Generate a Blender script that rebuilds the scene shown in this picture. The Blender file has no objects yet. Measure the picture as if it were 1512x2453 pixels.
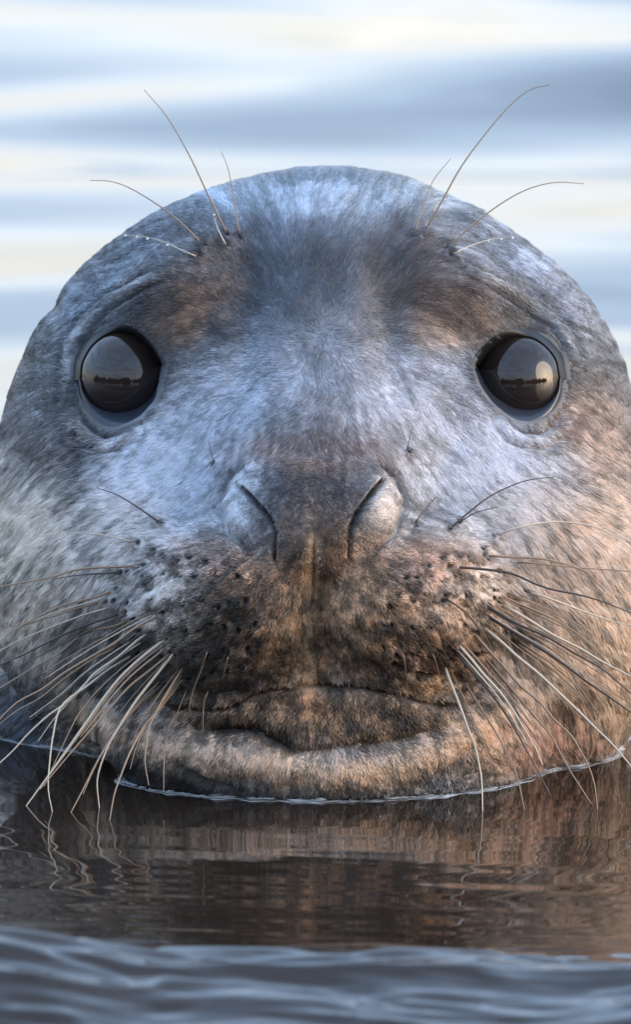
import bpy, math
import numpy as np
from mathutils import Vector

# ------------------------------------------------------------------ scale and view
S = 1.39e-4            # metres per modelling unit (a unit is 1/1512 of the frame width at the nose)
D = 3.0                # camera to nose, metres
PITCH = math.radians(8.5)
FW, FH = 1512.0, 2452.0
CP, SP = math.cos(PITCH), math.sin(PITCH)
CHIN_D = 230.0
CAM_Z = SP * (D + CHIN_D * S) - (FH / 2 - 1915) * S * (1 + CHIN_D * S / D) * CP
CAM = np.array([0.0, -D * CP, CAM_Z])
FUR = True
rng = np.random.default_rng(7)

scene = bpy.context.scene
col = scene.collection

# ------------------------------------------------------------------ camera
cam_data = bpy.data.cameras.new('camera')
cam = bpy.data.objects.new('camera', cam_data); col.objects.link(cam)
cam.location = CAM
cam.rotation_euler = (math.pi / 2 - PITCH, 0, 0)
cam_data.sensor_fit = 'AUTO'; cam_data.sensor_width = 36.0
cam_data.lens = 36.0 * D / (FH * S)
cam_data.clip_start = 0.05; cam_data.clip_end = 6000
cam_data.dof.use_dof = True
cam_data.dof.focus_distance = D + 230 * S
cam_data.dof.aperture_fstop = 20.0
scene.camera = cam

# ------------------------------------------------------------------ sky and sun
SUN_EL, SUN_AZ = math.radians(13), math.radians(108)      # azimuth measured from straight behind the seal
SKY, VEIL = 0.05, 15.0
world = bpy.data.worlds.new('World'); scene.world = world; world.use_nodes = True
nt = world.node_tree
bg = nt.nodes['Background']
sky = nt.nodes.new('ShaderNodeTexSky'); sky.sky_type = 'NISHITA'
sky.sun_disc = False
sky.sun_elevation = SUN_EL
sky.sun_rotation = SUN_AZ
sky.air_density = 1.0; sky.dust_density = 2.0; sky.ozone_density = 1.5
# thin bright cloud veil over the blue: warm and pale low down, bluer overhead, drawn out in streaks
tc = nt.nodes.new('ShaderNodeTexCoord')
sep = nt.nodes.new('ShaderNodeSeparateXYZ'); nt.links.new(tc.outputs['Generated'], sep.inputs[0])
ramp = nt.nodes.new('ShaderNodeValToRGB'); nt.links.new(sep.outputs['Z'], ramp.inputs[0])
cr = ramp.color_ramp
cr.elements[0].position = 0.0; cr.elements[0].color = (.60, .58, .57, 1)
cr.elements[1].position = 1.0; cr.elements[1].color = (.42, .60, .90, 1)
for ps, c_ in ((.12, (.635, .65, .68)), (.26, (.72, .91, 1.16)), (.55, (.58, .85, 1.26))):
    el = cr.elements.new(ps); el.color = (*c_, 1)
mp = nt.nodes.new('ShaderNodeMapping'); mp.inputs['Scale'].default_value = (1.2, 1.2, 5.0)
nt.links.new(tc.outputs['Generated'], mp.inputs[0])
cn = nt.nodes.new('ShaderNodeTexNoise'); cn.inputs['Scale'].default_value = 2.2; cn.inputs['Detail'].default_value = 5
nt.links.new(mp.outputs[0], cn.inputs['Vector'])
cm = nt.nodes.new('ShaderNodeMapRange'); cm.inputs['From Min'].default_value = .35; cm.inputs['From Max'].default_value = .65
cm.inputs['To Min'].default_value = .70; cm.inputs['To Max'].default_value = 1.05
nt.links.new(cn.outputs[0], cm.inputs['Value'])
veil = nt.nodes.new('ShaderNodeVectorMath'); veil.operation = 'SCALE'
nt.links.new(ramp.outputs[0], veil.inputs[0])
az_ = nt.nodes.new('ShaderNodeMapRange'); az_.inputs['From Min'].default_value = -1; az_.inputs['From Max'].default_value = 1   # the bright evening side lies beyond the seal
az_.inputs['To Min'].default_value = .76; az_.inputs['To Max'].default_value = 1.58; nt.links.new(sep.outputs['Y'], az_.inputs['Value'])
sc2 = nt.nodes.new('ShaderNodeMath'); sc2.operation = 'MULTIPLY'; nt.links.new(cm.outputs[0], sc2.inputs[0]); nt.links.new(az_.outputs[0], sc2.inputs[1])
nt.links.new(sc2.outputs[0], veil.inputs['Scale'])
vs2 = nt.nodes.new('ShaderNodeVectorMath'); vs2.operation = 'SCALE'; vs2.inputs['Scale'].default_value = VEIL
nt.links.new(veil.outputs[0], vs2.inputs[0])
add = nt.nodes.new('ShaderNodeVectorMath'); add.operation = 'ADD'
nt.links.new(sky.outputs[0], add.inputs[0]); nt.links.new(vs2.outputs[0], add.inputs[1])
nt.links.new(add.outputs[0], bg.inputs[0])
bg.inputs[1].default_value = SKY
sun_data = bpy.data.lights.new('sun', 'SUN'); sun_data.energy = 1.5; sun_data.angle = math.radians(48)
sun_data.color = (1.0, 0.80, 0.60)
sun = bpy.data.objects.new('sun', sun_data); col.objects.link(sun)
sdir = Vector((math.sin(SUN_AZ) * math.cos(SUN_EL), math.cos(SUN_AZ) * math.cos(SUN_EL), math.sin(SUN_EL)))
sun.rotation_euler = sdir.to_track_quat('Z', 'Y').to_euler()
sun.location = (3, 0, 1)

vs = scene.view_settings
vs.view_transform = 'Standard'; vs.look = 'None'; vs.gamma = 1.0; vs.use_curve_mapping = False
vs.exposure = 1.08
cy = scene.cycles
cy.max_bounces = 8; cy.diffuse_bounces = 3; cy.glossy_bounces = 4; cy.transmission_bounces = 5; cy.transparent_max_bounces = 8
cy.sample_clamp_indirect = 6.0
cy.caustics_reflective = False; cy.caustics_refractive = False
cy.use_denoising = True

# ------------------------------------------------------------------ helpers
def smooth(e0, e1, x):
    t = np.clip((x - e0) / (e1 - e0), 0, 1); return t * t * (3 - 2 * t)

def hash2(ix, iy, seed):
    n = (ix.astype(np.int64) * 374761393 + iy.astype(np.int64) * 668265263 + seed * 1442695041) & 0xffffffff
    n = ((n ^ (n >> 13)) * 1274126177) & 0xffffffff
    n = ((n ^ (n >> 16)) * 2246822519) & 0xffffffff
    return ((n ^ (n >> 15)) & 0xffffff) / float(0xffffff)

def vnoise(x, y, seed=0):
    ix = np.floor(x); iy = np.floor(y); fx = x - ix; fy = y - iy
    fx = fx * fx * (3 - 2 * fx); fy = fy * fy * (3 - 2 * fy)
    a = hash2(ix, iy, seed); b = hash2(ix + 1, iy, seed); c = hash2(ix, iy + 1, seed); d = hash2(ix + 1, iy + 1, seed)
    return (a * (1 - fx) + b * fx) * (1 - fy) + (c * (1 - fx) + d * fx) * fy

def fbm(x, y, seed=0, octv=4):
    s = 0.0; a = 0.5; t = 0.0
    for o in range(octv):
        s = s + a * vnoise(x * 2 ** o + 17.3 * o, y * 2 ** o - 9.1 * o, seed + o); t += a; a *= 0.5
    return s / t - 0.5

def to_world(x, y, d):
    """model units (right, down, away) -> world metres"""
    X = (x - FW / 2) * S; V = (FH / 2 - y) * S; Z = D + d * S
    return np.stack([CAM[0] + X, CAM[1] + V * SP + Z * CP, CAM[2] + V * CP - Z * SP], -1)

def from_world(p):
    q = p - CAM
    X = q[..., 0]; V = q[..., 1] * SP + q[..., 2] * CP; Z = q[..., 1] * CP - q[..., 2] * SP
    return np.stack([X / S + FW / 2, FH / 2 - V / S, (Z - D) / S], -1)

def proj(x, y, d):
    k = D / (D + d * S)
    return FW / 2 + (x - FW / 2) * k, FH / 2 + (y - FH / 2) * k

def unproj(u, v, d):
    k = (D + d * S) / D
    return FW / 2 + (u - FW / 2) * k, FH / 2 + (v - FH / 2) * k

def polydist(u, v, pts, margin=80):
    """distance to a polyline, and the parameter 0..1 along it (far points get a big distance)"""
    pts = np.asarray(pts, float)
    out = np.full(u.shape, 1e4); par = np.zeros(u.shape)
    m = (u > pts[:, 0].min() - margin) & (u < pts[:, 0].max() + margin) & (v > pts[:, 1].min() - margin) & (v < pts[:, 1].max() + margin)
    if not m.any(): return out, par
    uu, vv = u[m], v[m]; best = np.full(uu.shape, 1e4); bp = np.zeros(uu.shape); n = len(pts) - 1
    for i in range(n):
        a, b = pts[i], pts[i + 1]; ab = b - a; L = (ab ** 2).sum() + 1e-9
        t = np.clip(((uu - a[0]) * ab[0] + (vv - a[1]) * ab[1]) / L, 0, 1)
        dd = np.hypot(uu - a[0] - t * ab[0], vv - a[1] - t * ab[1])
        k = dd < best; best[k] = dd[k]; bp[k] = (i + t[k]) / n
    out[m] = best; par[m] = bp
    return out, par

def spline(pts, n):
    """Catmull-Rom resampling, even in arc length"""
    p = np.asarray(pts, float)
    e = np.vstack([2 * p[0] - p[1], p, 2 * p[-1] - p[-2]])
    o = []
    for i in range(1, len(e) - 2):
        for t in np.linspace(0, 1, 12, endpoint=False):
            o.append(0.5 * ((2 * e[i]) + (e[i + 1] - e[i - 1]) * t + (2 * e[i - 1] - 5 * e[i] + 4 * e[i + 1] - e[i + 2]) * t * t + (3 * e[i] - e[i - 1] - 3 * e[i + 1] + e[i + 2]) * t ** 3))
    o.append(p[-1]); o = np.array(o)
    L = np.concatenate([[0], np.cumsum(np.linalg.norm(np.diff(o, axis=0), axis=1))])
    s = np.linspace(0, L[-1], n)
    return np.stack([np.interp(s, L, o[:, k]) for k in range(o.shape[1])], -1)

def link_mesh(name, verts, faces, mat=None, parent=None, smooth_shade=True):
    me = bpy.data.meshes.new(name)
    verts = np.ascontiguousarray(verts, dtype=np.float32); faces = np.ascontiguousarray(faces, dtype=np.int32)
    me.vertices.add(len(verts)); me.vertices.foreach_set('co', verts.ravel())
    n, k = faces.shape
    me.loops.add(n * k); me.loops.foreach_set('vertex_index', faces.ravel())
    me.polygons.add(n); me.polygons.foreach_set('loop_start', np.arange(n, dtype=np.int32) * k)
    me.polygons.foreach_set('loop_total', np.full(n, k, dtype=np.int32))
    me.update(calc_edges=True); me.validate()
    if smooth_shade: me.polygons.foreach_set('use_smooth', np.ones(len(me.polygons), dtype=bool))
    ob = bpy.data.objects.new(name, me); col.objects.link(ob)
    if mat: me.materials.append(mat)
    if parent: ob.parent = parent
    return ob

def grid_faces(nr, nc, wrap=False):
    c = nc if wrap else nc - 1
    i = np.arange(nr - 1)[:, None]; j = np.arange(c)[None, :]
    j2 = (j + 1) % nc
    return np.stack([i * nc + j + 0 * i, i * nc + j2, (i + 1) * nc + j2, (i + 1) * nc + j], -1).reshape(-1, 4)

def material(name, base=(0.5, 0.5, 0.5), rough=0.5, **kw):
    m = bpy.data.materials.new(name); m.use_nodes = True
    b = m.node_tree.nodes['Principled BSDF']
    b.inputs['Base Color'].default_value = (*base, 1); b.inputs['Roughness'].default_value = rough
    for k, v in kw.items(): b.inputs[k].default_value = v
    return m

# ------------------------------------------------------------------ the seal's shape: blended ellipsoids
PRIMS = [  # cx, cy, cd, rx, ry, rd, blend
    (768, 1150, 980, 812, 786, 630, 0),        # skull
    (765, 990, 590, 250, 250, 270, 150),       # bridge of the muzzle
    (762, 1170, 420, 215, 205, 240, 130),
    (760, 1270, 225, 165, 155, 195, 70),       # nose
    (588, 1455, 315, 235, 226, 268, 45),       # whisker pads
    (934, 1455, 315, 235, 226, 268, 45),
    (762, 1520, 318, 150, 140, 180, 40),       # upper lip
    (768, 1765, 500, 530, 255, 345, 90),       # lower jaw
    (360, 1400, 860, 430, 440, 520, 110),      # cheeks
    (1200, 1450, 860, 470, 470, 520, 130),
    (430, 705, 610, 140, 125, 130, 80),        # brows
    (1090, 705, 610, 140, 125, 130, 80),
    (740, 1980, 1500, 960, 960, 760, 90),      # neck
]
def sdf(p):
    out = None
    for cx, cyy, cd, rx, ry, rd, k in PRIMS:
        q = p - np.array([cx, cyy, cd], dtype=p.dtype)
        r = np.array([rx, ry, rd], dtype=p.dtype)
        a = q / r; k0 = np.sqrt((a * a).sum(-1)); b = a / r; k1 = np.sqrt((b * b).sum(-1)) + 1e-9
        d = k0 * (k0 - 1) / k1
        if out is None: out = d
        else:
            h = np.clip(0.5 + 0.5 * (out - d) / k, 0, 1)
            out = out * (1 - h) + d * h - k * h * (1 - h)
    return out

def base_depth(u, v):
    """depth of the undetailed head along a line of sight"""
    u = np.atleast_1d(np.asarray(u, float)); v = np.atleast_1d(np.asarray(v, float))
    d = np.full(u.shape, -200.0)
    for _ in range(80):
        x, y = unproj(u, v, d)
        s = sdf(np.stack([x, y, d], -1)); d = np.minimum(d + np.clip(s * 0.8, -20, 60), 2500)
    return d

# polar fan of rays from inside the head, pole towards the nose
CEN = np.array([764.0, 1290.0, 760.0])
NR, NC = 640, 960
def fan(nr, nc):
    t = np.linspace(0, 1, nr)
    th = np.interp(t, [0, 0.36, 0.72, 0.86, 1], np.radians([0.05, 40, 84, 115, 179.9]))
    ph = np.arange(nc) / nc * 2 * np.pi
    T, P = np.meshgrid(th, ph, indexing='ij')
    return np.stack([np.sin(T) * np.cos(P), np.sin(T) * np.sin(P), -np.cos(T)], -1)
def march(dirs):
    lo = np.zeros(dirs.shape[:-1]); t = np.full(dirs.shape[:-1], 2600.0)
    found = np.zeros(t.shape, bool)
    for _ in range(90):
        s = sdf(CEN + dirs * t[..., None]); t = np.where(s > 0.3, t - np.clip(s * 0.7, 0.3, 200), t)
    return np.maximum(t, 10)
ct = march(fan(160, 240))
ct = np.concatenate([ct, ct[:, :1]], 1)
rr = np.linspace(0, 159, NR); cc = np.arange(NC) / NC * 240
r0 = np.minimum(rr.astype(int), 158); c0 = cc.astype(int)
fr = (rr - r0)[:, None]; fc = (cc - c0)[None, :]
tt = (ct[r0][:, c0] * (1 - fc) + ct[r0][:, c0 + 1] * fc) * (1 - fr) + (ct[r0 + 1][:, c0] * (1 - fc) + ct[r0 + 1][:, c0 + 1] * fc) * fr
DIR = fan(NR, NC)
for _ in range(4):
    s0 = sdf(CEN + DIR * tt[..., None]); s1 = sdf(CEN + DIR * (tt + 2)[..., None])
    g = np.clip((s1 - s0) / 2, 0.25, 2); tt = tt - np.clip(s0 / g, -25, 25)
P = CEN + DIR * tt[..., None]

def grid_normals(P):
    dr = np.gradient(P, axis=0); dc = (np.roll(P, -1, 1) - np.roll(P, 1, 1))
    n = np.cross(dc, dr); n /= np.linalg.norm(n, axis=-1, keepdims=True) + 1e-12
    s = np.sign((n * (P - CEN)).sum(-1, keepdims=True)); s[s == 0] = 1
    return n * s
N0 = grid_normals(P)
U, V = proj(P[..., 0], P[..., 1], P[..., 2])
FRONT = (N0[..., 2] < 0.25)

# ------------------------------------------------------------------ facial landmarks (right, down)
EYES = [
    dict(c=(297, 906), R=122, edge=(190, 908),
         upper=[(191, 910), (196, 868), (220, 826), (256, 800), (293, 795), (331, 808), (362, 838), (388, 878)],
         lower=[(191, 910), (200, 940), (222, 968), (256, 986), (298, 987), (338, 972), (370, 938), (388, 878)],
         rim=[(184, 914), (190, 950), (203, 982), (228, 1011), (262, 1026), (298, 1022), (342, 998), (382, 952), (402, 884)]),
    dict(c=(1238, 908), R=122, edge=(1344, 908),
         upper=[(1343, 906), (1334, 862), (1312, 832), (1280, 810), (1241, 805), (1201, 818), (1168, 846), (1143, 880)],
         lower=[(1343, 906), (1337, 936), (1318, 962), (1288, 979), (1250, 981), (1212, 968), (1172, 934), (1143, 880)],
         rim=[(1350, 910), (1347, 946), (1330, 980), (1300, 1003), (1262, 1013), (1226, 1006), (1186, 978), (1150, 936), (1130, 886)]),
]
NOSTRILS = [[(590, 1158), (604, 1180), (622, 1210), (645, 1242), (655, 1276), (658, 1312), (658, 1345)],
            [(908, 1150), (896, 1166), (882, 1186), (855, 1230), (842, 1266), (839, 1305), (838, 1340)]]
MOUTH = [(385, 1680), (425, 1694), (495, 1701), (548, 1694), (582, 1681), (622, 1661), (682, 1651), (732, 1644), (790, 1642), (839, 1644), (906, 1657), (969, 1671), (1023, 1684), (1056, 1689), (1095, 1688), (1145, 1677)]
LIP_FOLD = [(940, 1580), (955, 1596), (985, 1608), (1033, 1615), (1103, 1624)]
CHIN_L = [(430, 1820), (448, 1841), (500, 1868), (575, 1896)]
CHIN_R = [(1125, 1790), (1100, 1815), (1060, 1848), (1010, 1880)]
LOWER_LIP = [(470, 1745), (540, 1748), (610, 1742), (655, 1778), (700, 1806), (775, 1800), (850, 1785), (960, 1775), (1040, 1750), (1110, 1730)]
EYE_FOLDS = [[(165, 960), (163, 880), (174, 819), (212, 763), (274, 710), (340, 672), (410, 648)],
             [(170, 985), (184, 1018), (214, 1049), (250, 1066), (290, 1056), (330, 1030)],
             [(1110, 640), (1165, 660), (1205, 681), (1266, 722), (1328, 769), (1358, 812), (1372, 860)],
             [(1195, 1010), (1222, 1040), (1250, 1053), (1297, 1056), (1337, 1031), (1364, 988)]]
ALAR = [[(585, 1118), (548, 1142), (530, 1180), (528, 1225), (548, 1270), (592, 1312)], [(912, 1115), (950, 1142), (966, 1180), (966, 1225), (948, 1268), (905, 1312)]]
JAW = [(120, 1600), (170, 1660), (250, 1725), (380, 1785), (540, 1822), (760, 1858), (940, 1840), (1070, 1795), (1160, 1730), (1230, 1650)]
PHILTRUM = [(754, 1255), (752, 1330), (753, 1450), (757, 1560), (764, 1640)]

def poly_inside(u, v, poly):
    poly = np.asarray(poly, float); ins = np.zeros(u.shape, bool); n = len(poly)
    for i in range(n):
        a, b = poly[i], poly[(i + 1) % n]
        c = ((a[1] > v) != (b[1] > v)) & (u < (b[0] - a[0]) * (v - a[1]) / (b[1] - a[1] + 1e-9) + a[0])
        ins ^= c
    return ins

for e in EYES:
    up = spline(e['upper'], 60); ri = spline(e['rim'], 60)
    c = np.array(e['c'], float)
    dv = up - c; dv /= np.linalg.norm(dv, axis=1, keepdims=True)
    e['up'] = up; e['upout'] = up + dv * 18; e['lo'] = spline(e['lower'], 60); e['ri'] = ri
    e['poly'] = np.vstack([e['upout'], ri[::-1]])

WH = [  # points (right, down), thickness at root, colour, forward reach
    ([(384, 1253), (330, 1215), (280, 1185), (230, 1168)], 3.0, 2, 20),
    ([(330, 1300), (250, 1282), (180, 1277), (100, 1283), (50, 1310), (30, 1350)], 2.2, 0, 40),
    ([(345, 1353), (290, 1357), (220, 1360), (170, 1367), (120, 1383), (0, 1405), (-60, 1425)], 3.8, 1, 60),
    ([(290, 1371), (190, 1377), (120, 1388)], 3.0, 2, 40),
    ([(280, 1412), (220, 1432), (150, 1450), (90, 1477), (40, 1505), (0, 1530), (-50, 1570)], 3.8, 1, 80),
    ([(252, 1440), (190, 1455), (140, 1472), (80, 1490), (30, 1510), (-40, 1560)], 3.2, 1, 90),
    ([(300, 1465), (240, 1485), (180, 1507), (120, 1535), (60, 1565), (0, 1592), (-60, 1625)], 4.4, 2, 100),
    ([(395, 1465), (317, 1508), (277, 1538), (217, 1573), (150, 1613), (100, 1650), (43, 1680), (0, 1720), (-30, 1760)], 4.2, 1, 110),
    ([(320, 1480), (270, 1500), (200, 1517), (143, 1563), (83, 1597), (0, 1647), (-40, 1670)], 3.6, 1, 90),
    ([(290, 1545), (220, 1580), (150, 1628), (95, 1672), (40, 1702), (-10, 1740)], 3.8, 1, 100),
    ([(360, 1515), (330, 1533), (283, 1573), (227, 1612), (200, 1643), (167, 1677), (117, 1712), (67, 1757), (33, 1795), (-10, 1835)], 4.8, 0, 130),
    ([(330, 1562), (260, 1603), (205, 1645), (165, 1672), (140, 1703), (127, 1760), (120, 1811), (115, 1888), (126, 1948)], 3.8, 0, 150),
    ([(400, 1530), (373, 1548), (333, 1580), (287, 1623), (247, 1673), (217, 1715), (167, 1785), (117, 1855), (60, 1933)], 5.2, 0, 170),
    ([(420, 1555), (365, 1600), (305, 1648), (240, 1722), (180, 1790), (95, 1890)], 3.8, 1, 150),
    ([(430, 1545), (385, 1603), (347, 1650), (317, 1690), (277, 1753), (257, 1791), (240, 1835), (232, 1875), (238, 1938)], 4.4, 0, 170),
    ([(385, 1640), (330, 1690), (290, 1735), (255, 1785), (228, 1832), (200, 1888), (167, 1950)], 3.8, 1, 170),
    ([(445, 1590), (407, 1647), (380, 1693), (355, 1745), (351, 1780), (347, 1825), (356, 1880)], 3.8, 1, 170),
    ([(440, 1625), (395, 1680), (345, 1740), (313, 1798), (290, 1855), (273, 1905), (262, 1968)], 4.0, 1, 190),
    ([(500, 1550), (478, 1614), (462, 1655), (452, 1700)], 1.7, 1, 70),
    ([(548, 1568), (540, 1598), (533, 1628)], 1.7, 1, 40),
    ([(450, 1650), (440, 1668), (425, 1708), (415, 1748)], 1.7, 1, 70),
    ([(500, 1650), (488, 1688), (486, 1752)], 1.7, 1, 60),
    ([(425, 1700), (400, 1760), (393, 1828), (392, 1898)], 3.0, 1, 150),
    ([(1075, 1270), (1120, 1230), (1165, 1195), (1210, 1170), (1265, 1150), (1330, 1142)], 3.0, 2, 30),
    ([(1098, 1252), (1140, 1228), (1200, 1212)], 2.2, 2, 20),
    ([(995, 1252), (1015, 1225), (1045, 1190)], 2.8, 2, 20),
    ([(1181, 1287), (1236, 1265), (1315, 1250), (1382, 1253), (1424, 1261), (1465, 1280), (1512, 1315), (1540, 1350)], 3.0, 0, 60),
    ([(1158, 1330), (1208, 1333), (1291, 1337), (1341, 1347), (1375, 1357), (1408, 1373), (1451, 1417)], 4.0, 1, 60),
    ([(1221, 1347), (1275, 1348), (1341, 1355), (1441, 1363), (1560, 1372)], 3.0, 1, 50),
    ([(1075, 1357), (1158, 1363), (1225, 1373), (1281, 1397), (1325, 1412), (1391, 1425), (1451, 1443), (1530, 1475)], 4.2, 2, 90),
    ([(1261, 1417), (1308, 1430), (1375, 1455), (1425, 1473), (1475, 1490), (1550, 1505)], 3.2, 0, 70),
    ([(1180, 1415), (1235, 1442), (1295, 1467), (1341, 1490), (1391, 1523), (1425, 1553), (1460, 1590)], 3.6, 1, 90),
    ([(1190, 1440), (1261, 1480), (1325, 1520), (1391, 1553), (1441, 1583), (1512, 1620), (1560, 1645)], 5.0, 0, 120),
    ([(1150, 1440), (1238, 1493), (1308, 1523), (1375, 1563), (1441, 1600), (1481, 1633), (1512, 1660), (1550, 1700)], 4.4, 2, 120),
    ([(1160, 1470), (1241, 1520), (1291, 1550), (1341, 1583), (1408, 1633), (1458, 1667), (1550, 1732)], 5.2, 2, 130),
    ([(1150, 1495), (1205, 1540), (1241, 1573), (1291, 1613), (1341, 1660), (1391, 1707), (1425, 1741), (1475, 1790), (1550, 1880)], 5.0, 0, 150),
    ([(1060, 1428), (1108, 1460), (1148, 1503), (1185, 1560)], 3.6, 2, 60),
    ([(1130, 1510), (1171, 1557), (1208, 1597), (1248, 1643), (1295, 1683), (1328, 1723), (1368, 1760), (1388, 1792), (1408, 1828), (1425, 1878), (1433, 1942)], 4.4, 1, 190),
    ([(1085, 1530), (1125, 1573), (1158, 1613), (1195, 1653), (1225, 1693), (1255, 1743), (1281, 1785), (1300, 1830)], 4.4, 0, 160),
    ([(1080, 1550), (1125, 1600), (1175, 1658), (1208, 1703), (1241, 1757), (1261, 1795), (1285, 1838), (1320, 1905)], 4.4, 2, 180),
    ([(1150, 1560), (1215, 1637), (1251, 1680), (1291, 1727), (1321, 1762), (1358, 1831), (1385, 1875), (1418, 1925)], 4.2, 1, 190),
    ([(1062, 1585), (1078, 1630), (1101, 1687), (1125, 1753), (1138, 1785), (1150, 1838), (1155, 1878), (1157, 1945)], 4.8, 0, 190),
    ([(1110, 1630), (1158, 1705), (1191, 1758), (1221, 1815), (1241, 1865), (1258, 1942)], 3.8, 1, 180),
    ([(963, 1554), (971, 1594), (975, 1640), (973, 1680)], 1.7, 1, 50),
    ([(1035, 1560), (1048, 1595), (1058, 1640)], 1.7, 1, 50),
    ([(1230, 1535), (1285, 1573), (1325, 1603), (1358, 1633), (1385, 1660), (1408, 1703), (1435, 1745)], 3.8, 1, 140),
    ([(1240, 1500), (1310, 1545), (1380, 1600), (1440, 1640), (1520, 1690)], 3.0, 1, 110),
]
BROW = [
    ([(545, 562), (500, 470), (455, 375), (400, 280), (345, 215)], 3.6, 1, 80),
    ([(543, 590), (522, 548), (510, 510)], 2.6, 0, 40),
    ([(575, 568), (562, 490), (548, 410), (530, 362)], 3.0, 1, 60),
    ([(492, 593), (440, 540), (380, 492), (310, 450), (262, 434), (215, 432)], 3.4, 1, 60),
    ([(478, 617), (430, 597), (400, 582), (350, 568), (295, 562)], 2.4, 0, 50),
    ([(1012, 565), (1060, 480), (1105, 400), (1160, 325), (1220, 255), (1270, 215), (1320, 203)], 3.8, 1, 80),
    ([(990, 572), (1015, 490), (1040, 430), (1080, 380)], 3.0, 1, 60),
    ([(1068, 599), (1120, 550), (1190, 495), (1260, 455), (1330, 437), (1400, 440)], 3.4, 1, 60),
    ([(1080, 612), (1120, 592), (1170, 575), (1240, 565)], 2.4, 0, 50),
    ([(514, 1112), (506, 1085), (500, 1055)], 2.2, 2, 20),
    ([(975, 1082), (982, 1050), (988, 1018)], 2.2, 2, 20),
]

# follicle rows on the whisker pads
FOLL = []
for side in (-1, 1):
    for row, (y0, y1, x0, x1, n) in enumerate([(1352, 1345, 250, 410, 5), (1395, 1378, 180, 470, 9), (1440, 1432, 150, 500, 11), (1492, 1490, 140, 490, 11), (1545, 1548, 150, 450, 10), (1590, 1600, 170, 400, 8)]):
        for i in range(n):
            t = (i + 0.5) / n
            FOLL.append((762 + side * (x0 + (x1 - x0) * t) + rng.normal(0, 7), y0 + (y1 - y0) * t + 40 * t * (row - 1.5) * 0.4 + rng.normal(0, 7), rng.uniform(0.6, 1.2)))
FOLL += [(p_[0][0], p_[0][1], 1.0) for p_, t_, c_, f_ in WH if t_ > 2.1] + [(p_[0][0], p_[0][1], 1.0) for p_, t_, c_, f_ in BROW]
FOLL = np.array(FOLL)

def gauss(u, v, cx, cyy, rx, ry, rot=0):
    c, s = math.cos(rot), math.sin(rot); a = (u - cx) * c + (v - cyy) * s; b = -(u - cx) * s + (v - cyy) * c
    return np.exp(-(a / rx) ** 2 - (b / ry) ** 2)

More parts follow.
